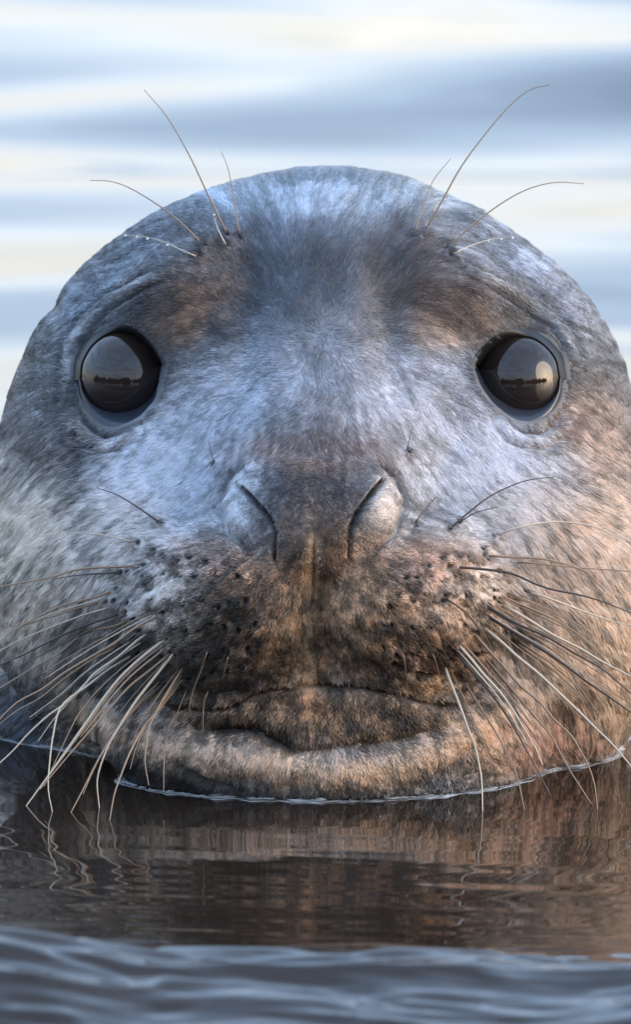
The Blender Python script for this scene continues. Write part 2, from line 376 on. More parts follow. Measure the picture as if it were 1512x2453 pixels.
def detail(u, v):
    """outward relief of the face, in model units, and the strength of a dark crease"""
    h = np.zeros(u.shape); crease = np.zeros(u.shape)
    for sl in NOSTRILS:
        dd, t = polydist(u, v, sl); w = 3.5 + 2.5 * np.sin(np.pi * np.clip(t, 0, 1))
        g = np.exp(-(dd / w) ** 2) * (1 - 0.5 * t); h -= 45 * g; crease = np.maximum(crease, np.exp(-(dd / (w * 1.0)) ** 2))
    h += 42 * gauss(u, v, 586, 1208, 42, 76, 0.25) + 40 * gauss(u, v, 908, 1208, 44, 78, -0.25)   # wings of the nose
    h -= 18 * gauss(u, v, 530, 1275, 60, 22, 0.65) + 18 * gauss(u, v, 972, 1275, 60, 22, -0.65)   # crease below the wings
    for ln in ALAR:
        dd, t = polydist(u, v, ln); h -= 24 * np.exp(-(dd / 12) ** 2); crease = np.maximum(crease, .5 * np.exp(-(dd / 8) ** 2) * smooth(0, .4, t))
    dd, t = polydist(u, v, [(600, 1130), (680, 1120), (755, 1116), (830, 1119), (898, 1128)]); h += 7 * np.exp(-(dd / 22) ** 2)
    dd, t = polydist(u, v, PHILTRUM); h -= 13 * np.exp(-(dd / 7) ** 2) * smooth(0, .3, t); h -= 32 * np.exp(-(dd / 40) ** 2) * smooth(.2, .6, t)
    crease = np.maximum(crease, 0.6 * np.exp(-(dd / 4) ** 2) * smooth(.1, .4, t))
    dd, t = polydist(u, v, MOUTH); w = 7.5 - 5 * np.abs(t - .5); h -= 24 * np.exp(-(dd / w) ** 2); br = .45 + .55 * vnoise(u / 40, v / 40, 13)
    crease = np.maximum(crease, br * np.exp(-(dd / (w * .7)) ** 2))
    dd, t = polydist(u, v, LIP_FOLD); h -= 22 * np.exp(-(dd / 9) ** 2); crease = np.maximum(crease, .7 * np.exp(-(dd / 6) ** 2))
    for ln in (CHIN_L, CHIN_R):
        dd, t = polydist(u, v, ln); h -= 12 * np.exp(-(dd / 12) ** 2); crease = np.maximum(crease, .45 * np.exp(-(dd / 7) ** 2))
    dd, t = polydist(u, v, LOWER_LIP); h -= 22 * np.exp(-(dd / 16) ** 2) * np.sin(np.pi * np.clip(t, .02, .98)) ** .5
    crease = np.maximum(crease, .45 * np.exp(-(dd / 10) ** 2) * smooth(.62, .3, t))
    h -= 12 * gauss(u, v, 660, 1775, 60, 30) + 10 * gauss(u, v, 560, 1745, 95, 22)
    crease = np.maximum(crease, .5 * gauss(u, v, 670, 1782, 30, 20)); crease = np.maximum(crease, .5 * gauss(u, v, 560, 1745, 80, 12))  # also darkens the coat here, for the shadow under the lip
    dd, t = polydist(u, v, JAW, 140); h += 20 * np.exp(-(dd / 42) ** 2) * np.sin(np.pi * np.clip(t, .02, .98)) ** .6
    for k, ln in enumerate(EYE_FOLDS):
        dd, t = polydist(u, v, ln); e = np.sin(np.pi * np.clip(t, 0.02, .98)) ** .5
        sd = dd
        h += (12 if k in (0, 2) else 9) * np.exp(-(sd / 9) ** 2) * e
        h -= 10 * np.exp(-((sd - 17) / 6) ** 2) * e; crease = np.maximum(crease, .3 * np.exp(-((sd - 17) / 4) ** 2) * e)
    for fx, fy, fs in FOLL:
        m = (np.abs(u - fx) < 40) & (np.abs(v - fy) < 40)
        if m.any():
            r2 = (u[m] - fx) ** 2 + (v[m] - fy) ** 2
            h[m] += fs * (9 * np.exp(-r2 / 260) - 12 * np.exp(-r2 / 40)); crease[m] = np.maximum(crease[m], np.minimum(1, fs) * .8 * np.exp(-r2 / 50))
    h += 26 * gauss(u, v, 575, 1470, 140, 120, .3) + 26 * gauss(u, v, 948, 1470, 140, 120, -.3)      # fullness of the pads
    # furrows running out from the nose between the whisker rows
    mzz = smooth(1270, 1400, v) * smooth(470, 330, np.abs(u - 762)) * smooth(1690, 1640, v) * smooth(60, 130, np.abs(u - 762))
    an = np.arctan2(v - 1190, np.abs(u - 762)); rr_ = np.hypot(u - 762, v - 1190)
    fw = np.abs(fbm(an * 6.5 + np.where(u > 762, 40.0, 0.0), rr_ / 120, 29, 3))
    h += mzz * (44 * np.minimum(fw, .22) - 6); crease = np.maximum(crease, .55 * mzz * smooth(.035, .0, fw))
    h += 30 * fbm(u / 240, v / 240, 27, 2) * smooth(1000, 800, v)
    # soft lumps of flesh
    h += 14 * fbm(u / 70, v / 70, 3, 3) * smooth(1150, 1350, v) + 6 * fbm(u / 16, v / 16, 9, 3) * smooth(1250, 1400, v)
    h += 9 * fbm(u / 60, v / 60, 21, 3) * (1 - smooth(1150, 1350, v))
    h += 16 * gauss(u, v, 522, 592, 55, 32, .2) + 16 * gauss(u, v, 1020, 592, 55, 32, -.2)      # knobs that carry the brow whiskers
    h -= 14 * gauss(u, v, 128, 735, 14, 40, .65) + 14 * gauss(u, v, 1492, 775, 14, 40, -.65)  # ear folds
    h -= 26 * gauss(u, v, 592, 760, 48, 160, .12) + 26 * gauss(u, v, 930, 760, 48, 160, -.12)    # hollows beside the bridge
    return h, np.clip(crease, 0, 1)

H, CRE = detail(U, V)
fade = smooth(0.35, -0.05, N0[..., 2])
P = P + N0 * (H * fade)[..., None]
for e in EYES:     # sockets
    c, R = e['c'], e['R']
    m = (np.abs(U - c[0]) < 190) & (np.abs(V - c[1]) < 190) & FRONT
    uu, vv = U[m], V[m]
    dd, _ = polydist(uu, vv, np.vstack([e['poly'], e['poly'][:1]]), 300)
    ins = poly_inside(uu, vv, e['poly']); sd = np.where(ins, dd, -dd)
    P[m] += np.stack([0 * dd, 0 * dd, 120 * smooth(2, 26, sd)], -1)
    e['c3'] = None
    ed = e['edge']; e['d'] = float(base_depth(*ed)[0]) - 16 + math.sqrt(R * R - (ed[0] - c[0]) ** 2 - (ed[1] - c[1]) ** 2)
NRM = grid_normals(P)

# ------------------------------------------------------------------ coat colours, with some sheen and shade put into them
BLOBS = [  # cx, cy, rx, ry, rot, colour, amount
    (770, 620, 420, 170, 0, (.195, .215, .25), .85),
    (770, 478, 300, 45, 0, (.42, .46, .51), .8),  # pale crown band: sky sheen put into the colour
    (800, 425, 160, 22, 0, (.20, .23, .27), .8),
    (585, 715, 55, 145, .12, (.07, .078, .095), .9),
    (935, 700, 58, 135, -.12, (.085, .088, .10), .85),
    (775, 760, 85, 170, 0, (.115, .125, .15), .85),
    (430, 735, 130, 75, -.35, (.205, .16, .138), .95),
    (1075, 735, 130, 80, .35, (.225, .17, .142), .95),
    (455, 790, 40, 45, 0, (.36, .275, .21), .6),
    (1030, 800, 45, 45, 0, (.38, .285, .215), .6),
    (520, 600, 60, 45, 0, (.20, .165, .15), .7),
    (1010, 600, 60, 45, 0, (.20, .16, .145), .7),
    (300, 760, 90, 30, -.6, (.09, .10, .13), .8),
    (1240, 760, 90, 30, .6, (.11, .11, .13), .8),
    (230, 690, 120, 60, -.75, (.36, .40, .46), .6),
    (1310, 690, 120, 60, .75, (.36, .38, .44), .6),
    (560, 940, 190, 100, -.6, (.46, .485, .54), .75),
    (960, 940, 190, 100, .6, (.50, .50, .54), .75),
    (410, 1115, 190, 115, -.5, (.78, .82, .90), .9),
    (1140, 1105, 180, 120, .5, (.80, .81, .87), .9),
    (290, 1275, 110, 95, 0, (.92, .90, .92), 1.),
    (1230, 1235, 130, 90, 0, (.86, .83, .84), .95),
    (160, 1150, 75, 100, .3, (.075, .085, .11), .95),
    (110, 1085, 90, 80, .3, (.14, .13, .14), .8),
    (50, 1350, 150, 210, 0, (.88, .80, .72), .95),
    (125, 735, 16, 40, .65, (.08, .08, .10), .8),
    (1450, 1110, 70, 110, -.3, (.28, .22, .19), .75),
    (1400, 1000, 90, 80, 0, (.46, .35, .29), .7),
    (1400, 1320, 150, 140, 0, (.82, .67, .55), .95),
    (1440, 1600, 160, 170, 0, (.9, .74, .60), .95),
    (750, 1075, 180, 50, 0, (.32, .25, .23), .75),
    (755, 1130, 60, 25, 0, (.44, .31, .22), .7),
    (755, 1190, 115, 66, 0, (.095, .083, .09), 1.),
    (800, 1275, 40, 80, 0, (.07, .062, .066), .95),
    (705, 1265, 34, 75, 0, (.22, .17, .155), .85),
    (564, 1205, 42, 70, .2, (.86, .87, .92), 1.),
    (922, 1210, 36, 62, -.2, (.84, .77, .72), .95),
    (760, 1480, 330, 150, 0, (.27, .18, .115), .95),
    (480, 1330, 120, 50, 0, (.25, .185, .16), .7),
    (1030, 1340, 120, 50, 0, (.40, .27, .20), .7),
    (745, 1470, 16, 170, 0, (.66, .48, .31), .9),
    (880, 1450, 60, 120, 0, (.45, .30, .185), .75),
    (660, 1480, 40, 110, 0, (.17, .11, .07), .7),
    (560, 1450, 80, 70, 0, (.13, .085, .055), .75),  # mottle, plus the muzzle's shaded left side put into the colour
    (400, 1500, 110, 110, 0, (.32, .27, .235), .75),
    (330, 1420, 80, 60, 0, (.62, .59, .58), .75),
    (1160, 1480, 120, 100, 0, (.56, .42, .32), .75),
    (430, 1645, 130, 60, 0, (.085, .065, .05), .9),
    (520, 1550, 110, 70, -.3, (.09, .065, .048), .8),  # brown lower pad with its shadow put into the colour
    (1090, 1600, 110, 50, .3, (.17, .115, .08), .75),
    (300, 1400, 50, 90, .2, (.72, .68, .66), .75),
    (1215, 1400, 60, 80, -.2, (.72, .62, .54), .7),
    (1040, 1640, 90, 28, 0, (.46, .32, .20), .7),
    (1050, 1560, 90, 50, 0, (.18, .11, .07), .7),
    (760, 1720, 330, 55, 0, (.30, .205, .13), .9),
    (720, 1690, 120, 35, 0, (.32, .21, .13), .75),
    (900, 1720, 120, 30, 0, (.24, .145, .08), .6),
    (880, 1850, 26, 40, 0, (.20, .13, .09), .7),
    (200, 1760, 110, 80, .6, (.32, .28, .25), .85),
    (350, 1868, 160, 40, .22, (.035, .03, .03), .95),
    (560, 1745, 90, 18, 0, (.02, .015, .012), .95),  # dark hair under the lip, with the mouth's shadow put into its colour
    (680, 1785, 40, 26, 0, (.02, .015, .012), .95),  # same lip shadow, carried on in the coat colour
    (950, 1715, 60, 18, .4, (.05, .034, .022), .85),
    (30, 1740, 90, 110, 0, (.06, .08, .12), .95),  # neck behind the jaw: its shade put into the coat colour
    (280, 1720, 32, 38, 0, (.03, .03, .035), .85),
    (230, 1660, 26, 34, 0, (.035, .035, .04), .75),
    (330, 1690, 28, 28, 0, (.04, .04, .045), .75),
    (1340, 1700, 34, 44, 0, (.15, .10, .075), .85),
    (1390, 1650, 30, 34, 0, (.20, .13, .10), .75),
    (1200, 1770, 110, 80, 0, (.46, .33, .23), .75),
    (1330, 1790, 110, 60, 0, (.72, .53, .45), .75),
]
def coat_colour(u, v):
    wu = u + 38 * fbm(u / 45, v / 45, 31, 3); wv = v + 38 * fbm(u / 45 + 9, v / 45, 37, 3)
    c = np.empty(u.shape + (3,)); c[:] = (.225, .232, .25)
    for cx, cyy, rx, ry, rot, rgb, a in BLOBS:
        g = a * np.clip(1.5 * gauss(wu, wv, cx, cyy, rx, ry, rot), 0, 1)[..., None]
        c = c * (1 - g) + np.array(rgb) * g
    dd, t = polydist(wu, wv, JAW, 140); g = (.95 * np.exp(-(dd / (34 + 8 * np.sin(np.pi * t))) ** 2) * np.sin(np.pi * np.clip(t, .03, .97)) ** .4)[..., None]
    jc = np.array((.72, .60, .50)) * (1 - t[..., None]) + np.array((.90, .69, .51)) * t[..., None]
    c = c * (1 - g) + jc * g
    # mottling, stronger on the muzzle
    mz = smooth(1280, 1450, v) * smooth(560, 420, np.abs(u - 762)) * (1 - .7 * smooth(1730, 1790, v))
    n = fbm(u / 26, v / 26, 51, 3)
    c = c * np.exp((n * (0.28 + 1.6 * mz + .5 * smooth(1100, 1300, v)))[..., None])
    n2 = smooth(.10, .24, fbm(u / 30, v / 22, 77, 2)) * mz
    c = c * (1 - .4 * n2[..., None])
    c = c * np.exp((fbm(u / 90, v / 90, 61, 3) * (.9 - .8 * gauss(u, v, 750, 1210, 240, 110)))[..., None])
    for e in EYES:
        dd, _ = polydist(u, v, np.vstack([e['poly'], e['poly'][:1]]), 80); g = (.75 * np.exp(-(dd / 17) ** 2))[..., None]
        c = c * (1 - g) + np.array((.085, .088, .10)) * g
    sp_ = np.zeros(u.shape)
    for fx, fy, fs in FOLL:
        m_ = (np.abs(u - fx) < 40) & (np.abs(v - fy) < 40)
        if m_.any(): sp_[m_] = np.maximum(sp_[m_], np.minimum(1, fs) * np.exp(-((u[m_] - fx) ** 2 + ((v[m_] - fy) * 1.25) ** 2) / 130))
    c = c * (1 - .75 * sp_[..., None])
    ns = gauss(u, v, 757, 1190, 190, 130)
    c = c * np.exp((fbm(u / 7, v / 7, 67, 2) * (.15 + 1.3 * ns))[..., None])
    for k, ln in enumerate(EYE_FOLDS):       # paler along the folds round the eyes
        dd, t = polydist(u, v, ln); g = (.5 if k in (0, 2) else .4) * np.exp(-(dd / 6) ** 2) * np.sin(np.pi * np.clip(t, .03, .97)) ** .6
        c = c * (1 - g[..., None]) + np.array((.86, .86, .88)) * g[..., None]
    ds = (.08 * smooth(1180, 1350, v))[..., None]; c = c * (1 - ds) + c.mean(-1, keepdims=True) * ds
    c = np.maximum(c, .002) ** 1.32 * 1.38 * (1 + .12 * smooth(1250, 1400, v) * smooth(480, 380, np.abs(u - 762)))[..., None]      # deepen the darks of the coat
    mxc = c.max(-1, keepdims=True); c = c * np.minimum(1, (.55 + .35 * np.tanh((mxc - .55) / .5)) / np.maximum(mxc, 1e-6)) * (mxc > .55) + c * (mxc <= .55)
    return np.clip(c, .008, .9)

root = bpy.data.objects.new('grey_seal', None); col.objects.link(root)
root.location = (0, 0, 0)
root['label'] = 'grey and brown seal with big dark eyes, head raised out of the water'
root['category'] = 'seal'

# body mesh
W = to_world(P[..., 0], P[..., 1], P[..., 2])
verts = W.reshape(-1, 3)
faces = grid_faces(NR, NC, True)
skin = bpy.data.materials.new('seal_skin'); skin.use_nodes = True
b = skin.node_tree.nodes['Principled BSDF']
at = skin.node_tree.nodes.new('ShaderNodeAttribute'); at.attribute_name = 'coat_colour'
skin.node_tree.links.new(at.outputs['Color'], b.inputs['Base Color'])
b.inputs['Roughness'].default_value = 0.55
nz = skin.node_tree.nodes.new('ShaderNodeTexNoise'); nz.inputs['Scale'].default_value = 900; nz.inputs['Detail'].default_value = 4
bp = skin.node_tree.nodes.new('ShaderNodeBump'); bp.inputs['Strength'].default_value = 0.35; bp.inputs['Distance'].default_value = 0.0006
skin.node_tree.links.new(nz.outputs[0], bp.inputs['Height']); skin.node_tree.links.new(bp.outputs[0], b.inputs['Normal'])
body = link_mesh('body', verts, faces, skin, root)
PIG = coat_colour(U, V)
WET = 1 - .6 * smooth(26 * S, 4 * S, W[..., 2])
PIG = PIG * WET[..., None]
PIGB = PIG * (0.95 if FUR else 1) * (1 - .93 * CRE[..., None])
ca = body.data.color_attributes.new('coat_colour', 'FLOAT_COLOR', 'POINT')
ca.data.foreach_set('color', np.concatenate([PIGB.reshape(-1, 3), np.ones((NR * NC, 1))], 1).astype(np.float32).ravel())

# ------------------------------------------------------------------ eyes
eye_mat = bpy.data.materials.new('eye_wet'); eye_mat.use_nodes = True
b = eye_mat.node_tree.nodes['Principled BSDF']
b.inputs['Base Color'].default_value = (.022, .014, .012, 1); b.inputs['Roughness'].default_value = 0.03
b.inputs['IOR'].default_value = 1.58
lid_dark = material('upper_lid_skin', (.006, .006, .008), .5)
lid_grey = material('lower_lid_skin', (.028, .034, .048), .22)
for e in EYES:
    c, R = e['c'], e['R']
    th = np.linspace(0, np.pi, 33); ph = np.arange(64) / 64 * 2 * np.pi
    T, F = np.meshgrid(th, ph, indexing='ij')
    x0, y0 = unproj(c[0], c[1], e['d'])
    ex, ey, ed = x0 + R * np.sin(T) * np.cos(F), y0 + R * np.sin(T) * np.sin(F), e['d'] - R * np.cos(T)
    eo = link_mesh('eye', to_world(ex, ey, ed).reshape(-1, 3), grid_faces(33, 64, True), eye_mat, root)
    def on_ball(p, lift):
        r2 = np.clip(((p - np.array(c)) ** 2).sum(1), 0, (R * .985) ** 2)
        return e['d'] - np.sqrt(R * R - r2) - lift
    def lid(name, inner, outer, mat, crest, n=9):
        d_in = on_ball(inner, -6); d_mid = on_ball(inner, crest * .6)
        d_out = base_depth(outer[:, 0], outer[:, 1]) + 6
        rows = []
        ins = inner + (np.array(c) - inner) / np.linalg.norm(np.array(c) - inner, axis=1, keepdims=True) * 1.5
        rows.append((ins, d_in + 6)); rows.append((ins, d_in - 2)); rows.append((inner, d_mid))
        for k in range(1, n):
            t = k / (n - 1); q = inner * (1 - t) + outer * t
            rows.append((q, d_mid * (1 - t) + d_out * t - crest * math.sin(math.pi * t) ** .8))
        pts = []
        for q, dd in rows:
            x, y = unproj(q[:, 0], q[:, 1], dd); pts.append(np.stack([x, y, dd], -1))
        pts = np.array(pts)
        return link_mesh(name, to_world(pts[..., 0], pts[..., 1], pts[..., 2]).reshape(-1, 3), grid_faces(len(rows), len(inner)), mat, eo)
    lid('upper_eyelid', e['up'], e['upout'], lid_dark, 5)
    lid('lower_eyelid', e['lo'], e['ri'], lid_grey, 9)

# ------------------------------------------------------------------ fur
def flow(u, v):
    dx = u - 763; a = np.abs(dx); sg = np.sign(dx + 1e-6)
    side = smooth(.25, .85, a / 560)
    fx = dx / 300; fy = (v - 800) / 300
    up = v < 850
    fy = np.where(up, fy * (1 - side) + side * .9 * np.clip(a / 400, 0, 1.3), fy)
    fx = np.where(up, fx, fx)
    dn = smooth(850, 1000, v); fy = fy + dn * .55 * smooth(120, 420, a)
    # around the eyes the coat parts and runs along the lids
    mz = smooth(1130, 1330, v) * smooth(520, 380, a)
    mx, my = dx / 200, (v - 1230) / 260
    fx = fx * (1 - mz) + mx * mz; fy = fy * (1 - mz) + my * mz
    ch = smooth(1700, 1800, v); fx = fx * (1 - ch) + ch * dx / 700; fy = fy * (1 - ch) + ch * 1.0
    n = fbm(u / 120, v / 120, 15, 2) * 1.0 + fbm(u / 38, v / 38, 25, 2) * (.5 + 2.6 * gauss(u, v, 763, 780, 170, 190))
    c, s_ = np.cos(n), np.sin(n); fx, fy = fx * c - fy * s_, fx * s_ + fy * c
    l = np.hypot(fx, fy) + 1e-6
    return fx / l, fy / l

def fur_length(u, v):
    a = np.abs(u - 763)
    L = np.full(u.shape, 21.0)
    L = L + 19 * smooth(400, 640, a) * smooth(850, 1100, v)
    L = L * (1 - .5 * smooth(1690, 1760, v) * smooth(520, 400, a))
    muz = smooth(1180, 1300, v) * smooth(430, 330, a) * smooth(1740, 1690, v); L = L * (1 - .45 * muz)
    L = L * (1 - .72 * np.clip(1.6 * gauss(u, v, 757, 1225, 150, 120), 0, 1)) 
    L = L * (1 - .3 * gauss(u, v, 763, 800, 260, 260)) * (1 - .55 * gauss(u, v, 590, 1220, 75, 95)) * (1 - .55 * gauss(u, v, 907, 1220, 75, 95))
    for e in EYES: L = L * (1 - .5 * np.clip(1.5 * gauss(u, v, e['c'][0], e['c'][1], 135, 130), 0, 1))
    return L

def make_fur(n_guides, kids):
    A = np.linalg.norm(np.cross(np.roll(P, -1, 1) - P, np.vstack([P[1:], P[-1:]]) - P), axis=-1)
    wz = W[..., 2]
    w = A * np.where(NRM[..., 2] < .15, 1.0, np.where(NRM[..., 2] < .6, .55, .12)) * (wz > -.006)
    w = w * np.where((U > -140) & (U < 1650), 1, .25)
    w = w * (1 - smooth(.12, .4, CRE))
    for e in EYES:
        m = (np.abs(U - e['c'][0]) < 190) & (np.abs(V - e['c'][1]) < 190)
        ins = np.zeros(U.shape, bool); cq = np.array(e['poly']).mean(0); ins[m] = poly_inside(U[m], V[m], cq + (e['poly'] - cq) * 1.06); w[ins & FRONT] = 0
    w[-1] = 0; w[0] = 0
    cdf = np.cumsum(w.ravel()); cdf /= cdf[-1]
    idx = np.searchsorted(cdf, rng.random(n_guides)); i, j = idx // NC, idx % NC
    fi, fj = rng.random(n_guides)[:, None], rng.random(n_guides)[:, None]; i2 = np.minimum(i + 1, NR - 1); j2 = (j + 1) % NC
    lerp = lambda M: (M[i, j] * (1 - fj) + M[i, j2] * fj) * (1 - fi) + (M[i2, j] * (1 - fj) + M[i2, j2] * fj) * fi
    p = lerp(P); n = lerp(NRM); n /= np.linalg.norm(n, axis=1, keepdims=True)
    u, v = proj(p[:, 0], p[:, 1], p[:, 2])
    fx, fy = flow(u, v)
    t = np.stack([fx, fy, np.full(fx.shape, .5)], -1); t -= (t * n).sum(1, keepdims=True) * n; t /= np.linalg.norm(t, axis=1, keepdims=True) + 1e-9
    bt = np.cross(n, t)
    L = fur_length(u, v) * rng.uniform(.75, 1.25, n_guides)
    keep = np.ones(n_guides, bool)              # the coat opens round each whisker root
    for q in (.2, .5, .8):
        uu, vv = u + fx * L * q, v + fy * L * q
        for sl, wd in ((NOSTRILS[0], 6), (NOSTRILS[1], 6), (MOUTH, 4)): keep &= polydist(uu, vv, sl, 20)[0] > wd
        for gx, gy, gs in FOLL: keep &= ((uu - gx) ** 2 + (vv - gy) ** 2) > (3.5 + 3.5 * gs) ** 2
    p, n, u, v, t, bt, L, i, j = (a_[keep] for a_ in (p, n, u, v, t, bt, L, i, j)); n_guides = len(u)
    pig = coat_colour(u, v)
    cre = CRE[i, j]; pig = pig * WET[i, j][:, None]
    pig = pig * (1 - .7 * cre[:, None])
    # wet coat lies in locks: average a fine speckle along the lie of the hair
    acc = np.zeros(n_guides); uu, vv = u.copy(), v.copy()
    for q in range(11):
        acc += vnoise(uu / 4.6, vv / 4.6, 101) + .4 * vnoise(uu / 12 + 50, vv / 12, 103)
        fx_, fy_ = flow(uu, vv); uu = uu - fx_ * 8; vv = vv - fy_ * 8
    acc = (acc - acc.mean()) / acc.std()
    amt = .27 - .14 * gauss(u, v, 763, 720, 190, 260) + .08 * smooth(300, 500, np.abs(u - 763)) + .14 * smooth(1250, 1380, v)
    lum = np.exp(np.clip(acc, -2.2, 2.2) * amt + rng.normal(0, .12, n_guides))
    K = 5
    # children
    rep = lambda M: np.repeat(M, kids, axis=0)
    p, n, t, bt, L, pig, u, v = map(rep, (p, n, t, bt, L, pig, u, v)); lum = np.repeat(lum, kids)
    m = len(p); sp = 3.6
    ox = rng.normal(0, sp, m); oy = rng.normal(0, sp, m)
    rootp = p + bt * ox[:, None] + t * oy[:, None]
    L = L * rng.uniform(.7, 1.15, m)
    ang = rng.normal(0, .10, m); lift = rng.uniform(.08, .19, m); clump = rng.uniform(.3, .9, m)
    s = np.linspace(0, 1, K)
    pts = np.empty((m, K, 3))
    for k in range(K):
        q = s[k]
        side = ang * L * q - ox * clump * q ** 1.5 * .6 + L * .06 * np.sin(q * 3 + rng.random()) 
        pts[:, k] = rootp + t * (L * q)[:, None] + bt * side[:, None] + n * (L * lift * q * (1 - .45 * q) + 1.0 * (q > 0) + 1.6 * smooth(1250, 1350, v) * (q > 0) - .8 * (q == 0))[:, None]
    rad = np.clip(.68 + .3 * smooth(26, 60, L) + .35 * smooth(1280, 1400, v) * smooth(480, 380, np.abs(u - 763)), .6, 1.5)
    radii = rad[:, None] * np.array([1.0, 1.0, .9, .7, .3])[None, :]
    tint = lum * np.exp(rng.normal(0, .15, m))
    colr = pig * tint[:, None]; colr = np.clip(colr * np.minimum(1, .88 / colr.max(1, keepdims=True)), .008, .9)
    return pts, radii, colr

if FUR:
    pts, radii, colr = make_fur(240000, 3)
    m, K = radii.shape
    wp = to_world(pts[..., 0], pts[..., 1], pts[..., 2]).astype(np.float32)
    hc = bpy.data.hair_curves.new('fur')
    hc.add_curves([K] * m)
    hc.attributes['position'].data.foreach_set('vector', wp.ravel())
    ra = hc.attributes.get('radius') or hc.attributes.new('radius', 'FLOAT', 'POINT')
    ra.data.foreach_set('value', (radii * S).astype(np.float32).ravel())
    ca = hc.attributes.new('fur_color', 'FLOAT_COLOR', 'CURVE')
    ca.data.foreach_set('color', np.concatenate([colr, np.ones((m, 1))], 1).astype(np.float32).ravel())
    fm = bpy.data.materials.new('seal_fur'); fm.use_nodes = True
    t_ = fm.node_tree; pb = t_.nodes['Principled BSDF']
    at = t_.nodes.new('ShaderNodeAttribute'); at.attribute_name = 'fur_color'
    t_.links.new(at.outputs['Color'], pb.inputs['Base Color'])
    pb.inputs['Roughness'].default_value = .29; pb.inputs['Specular IOR Level'].default_value = .7
    tl = t_.nodes.new('ShaderNodeBsdfTranslucent'); t_.links.new(at.outputs['Color'], tl.inputs['Color'])
    mx = t_.nodes.new('ShaderNodeMixShader'); mx.inputs[0].default_value = .25
    t_.links.new(pb.outputs[0], mx.inputs[1]); t_.links.new(tl.outputs[0], mx.inputs[2])
    t_.links.new(mx.outputs[0], t_.nodes['Material Output'].inputs[0])
    hc.materials.append(fm)
    fo = bpy.data.objects.new('fur', hc); col.objects.link(fo); fo.parent = root; fo['kind'] = 'stuff'

# ------------------------------------------------------------------ whiskers: roots on the pads and brows, tips swept out
whisk_mats = [material('whisker_pale', (.60, .49, .38), .3), material('whisker_tan', (.30, .20, .13), .35), material('whisker_dark', (.07, .05, .04), .35)]
for m_ in whisk_mats: m_.node_tree.nodes['Principled BSDF'].inputs['Transmission Weight'].default_value = 0.0
def whisker(name, c2, surf, thick, ci, reach):
    n = len(c2); d0 = float(surf[0])
    s = np.linspace(0, 1, n)
    # keep clear of the cheek underneath, then sweep forward or back with the surface
    surf = surf - 8; surf = np.where(surf > 2000, 1e9, surf)
    d = d0 + 6 + (-reach) * s ** 1.1 + 90 * np.sin(np.pi * s * .5) ** 2 * (1 if reach < 150 else .4)
    wet = c2[-1, 1] > 1925 and name == 'whisker'
    if wet:   # the tip dips into the water
        v = c2[-1, 1]; dd = np.linspace(-700, 900, 1600); x, y = unproj(np.full(dd.shape, c2[-1, 0]), np.full(dd.shape, v), dd)
        z = to_world(x, y, dd)[:, 2]; dt = dd[np.argmin(np.abs(z))] + 15
        d = d0 + 6 + (dt - d0) * s ** .9 * (1)
    d = np.minimum(d, surf - 34 * smooth(0, .12, s))
    for _ in range(3): d[1:-1] = (d[:-2] + 2 * d[1:-1] + d[2:]) / 4
    d = np.where(s < .05, d0 + 10, d)
    x, y = unproj(c2[:, 0], c2[:, 1], d); ctr = np.stack([x, y, d], -1)
    tg = np.gradient(ctr, axis=0); tg /= np.linalg.norm(tg, axis=1, keepdims=True)
    a = np.cross(tg, [0, 0, 1.0]); a /= np.linalg.norm(a, axis=1, keepdims=True); bb = np.cross(tg, a)
    r = thick * .84 * (1 - .66 * s ** 1.2); K = 6
    an = np.arange(K) / K * 2 * np.pi
    ring = ctr[:, None] + r[:, None, None] * (np.cos(an)[None, :, None] * a[:, None] + np.sin(an)[None, :, None] * bb[:, None])
    return link_mesh(name, to_world(ring[..., 0], ring[..., 1], ring[..., 2]).reshape(-1, 3), grid_faces(n, K, True), whisk_mats[ci], root)
ALL = [('whisker', *w_) for w_ in WH] + [('brow_whisker', p_, t_ * .8, c_, f_) for p_, t_, c_, f_ in BROW]
for k in range(len(WH) - 1):      # finer whiskers between the long ones
    (pa, ta, ca_, fa), (pb_, tb, cb, fb) = WH[k], WH[k + 1]
    sa_, sb = spline(pa, 9), spline(pb_, 9)
    if np.hypot(*(sa_[0] - sb[0])) < 120 and np.hypot(*(sa_[-1] - sb[-1])) < 260 and min(len(pa), len(pb_)) > 4 and pa[0][1] > 1340:
        for q in rng.uniform(.2, .8, 1 + (k % 3 == 0)):
            m_ = sa_ * (1 - q) + sb * q; cut = rng.integers(6, 9)
            ALL.append(('whisker', [tuple(x_) for x_ in m_[:cut]], rng.uniform(2.0, 3.0), int(rng.choice([0, 1, 1, 2])), fa * (1 - q) + fb * q))
SPL = [spline(a_[1], 26) for a_ in ALL]
SURF = base_depth(np.concatenate(SPL)[:, 0], np.concatenate(SPL)[:, 1]).reshape(-1, 26)
for a_, c_, f_ in zip(ALL, SPL, SURF): whisker(a_[0], c_, f_, *a_[2:])

drop_mat = material('water_drop', (.85, .88, .9), .02, **{'Transmission Weight': 1.0, 'IOR': 1.333})
def droplet(u_, v_, r_):
    d_ = float(base_depth(u_, v_)[0]) - 26
    T_, F_ = np.meshgrid(np.linspace(.01, np.pi - .01, 9), np.arange(12) / 12 * 2 * np.pi, indexing='ij')
    x_, y_ = unproj(u_, v_, d_)
    link_mesh('water_droplet', to_world(x_ + r_ * np.sin(T_) * np.cos(F_), y_ + r_ * np.sin(T_) * np.sin(F_), d_ - r_ * np.cos(T_)).reshape(-1, 3), grid_faces(9, 12, True), drop_mat, root)
for u_, v_, r_ in [(400, 583, 5), (352, 569, 4.5), (328, 565, 3.5), (300, 562, 3.5), (1172, 575, 4), (1203, 570, 4), (1230, 567, 4), (1118, 594, 3.5), (512, 512, 4)]: droplet(u_, v_, r_)

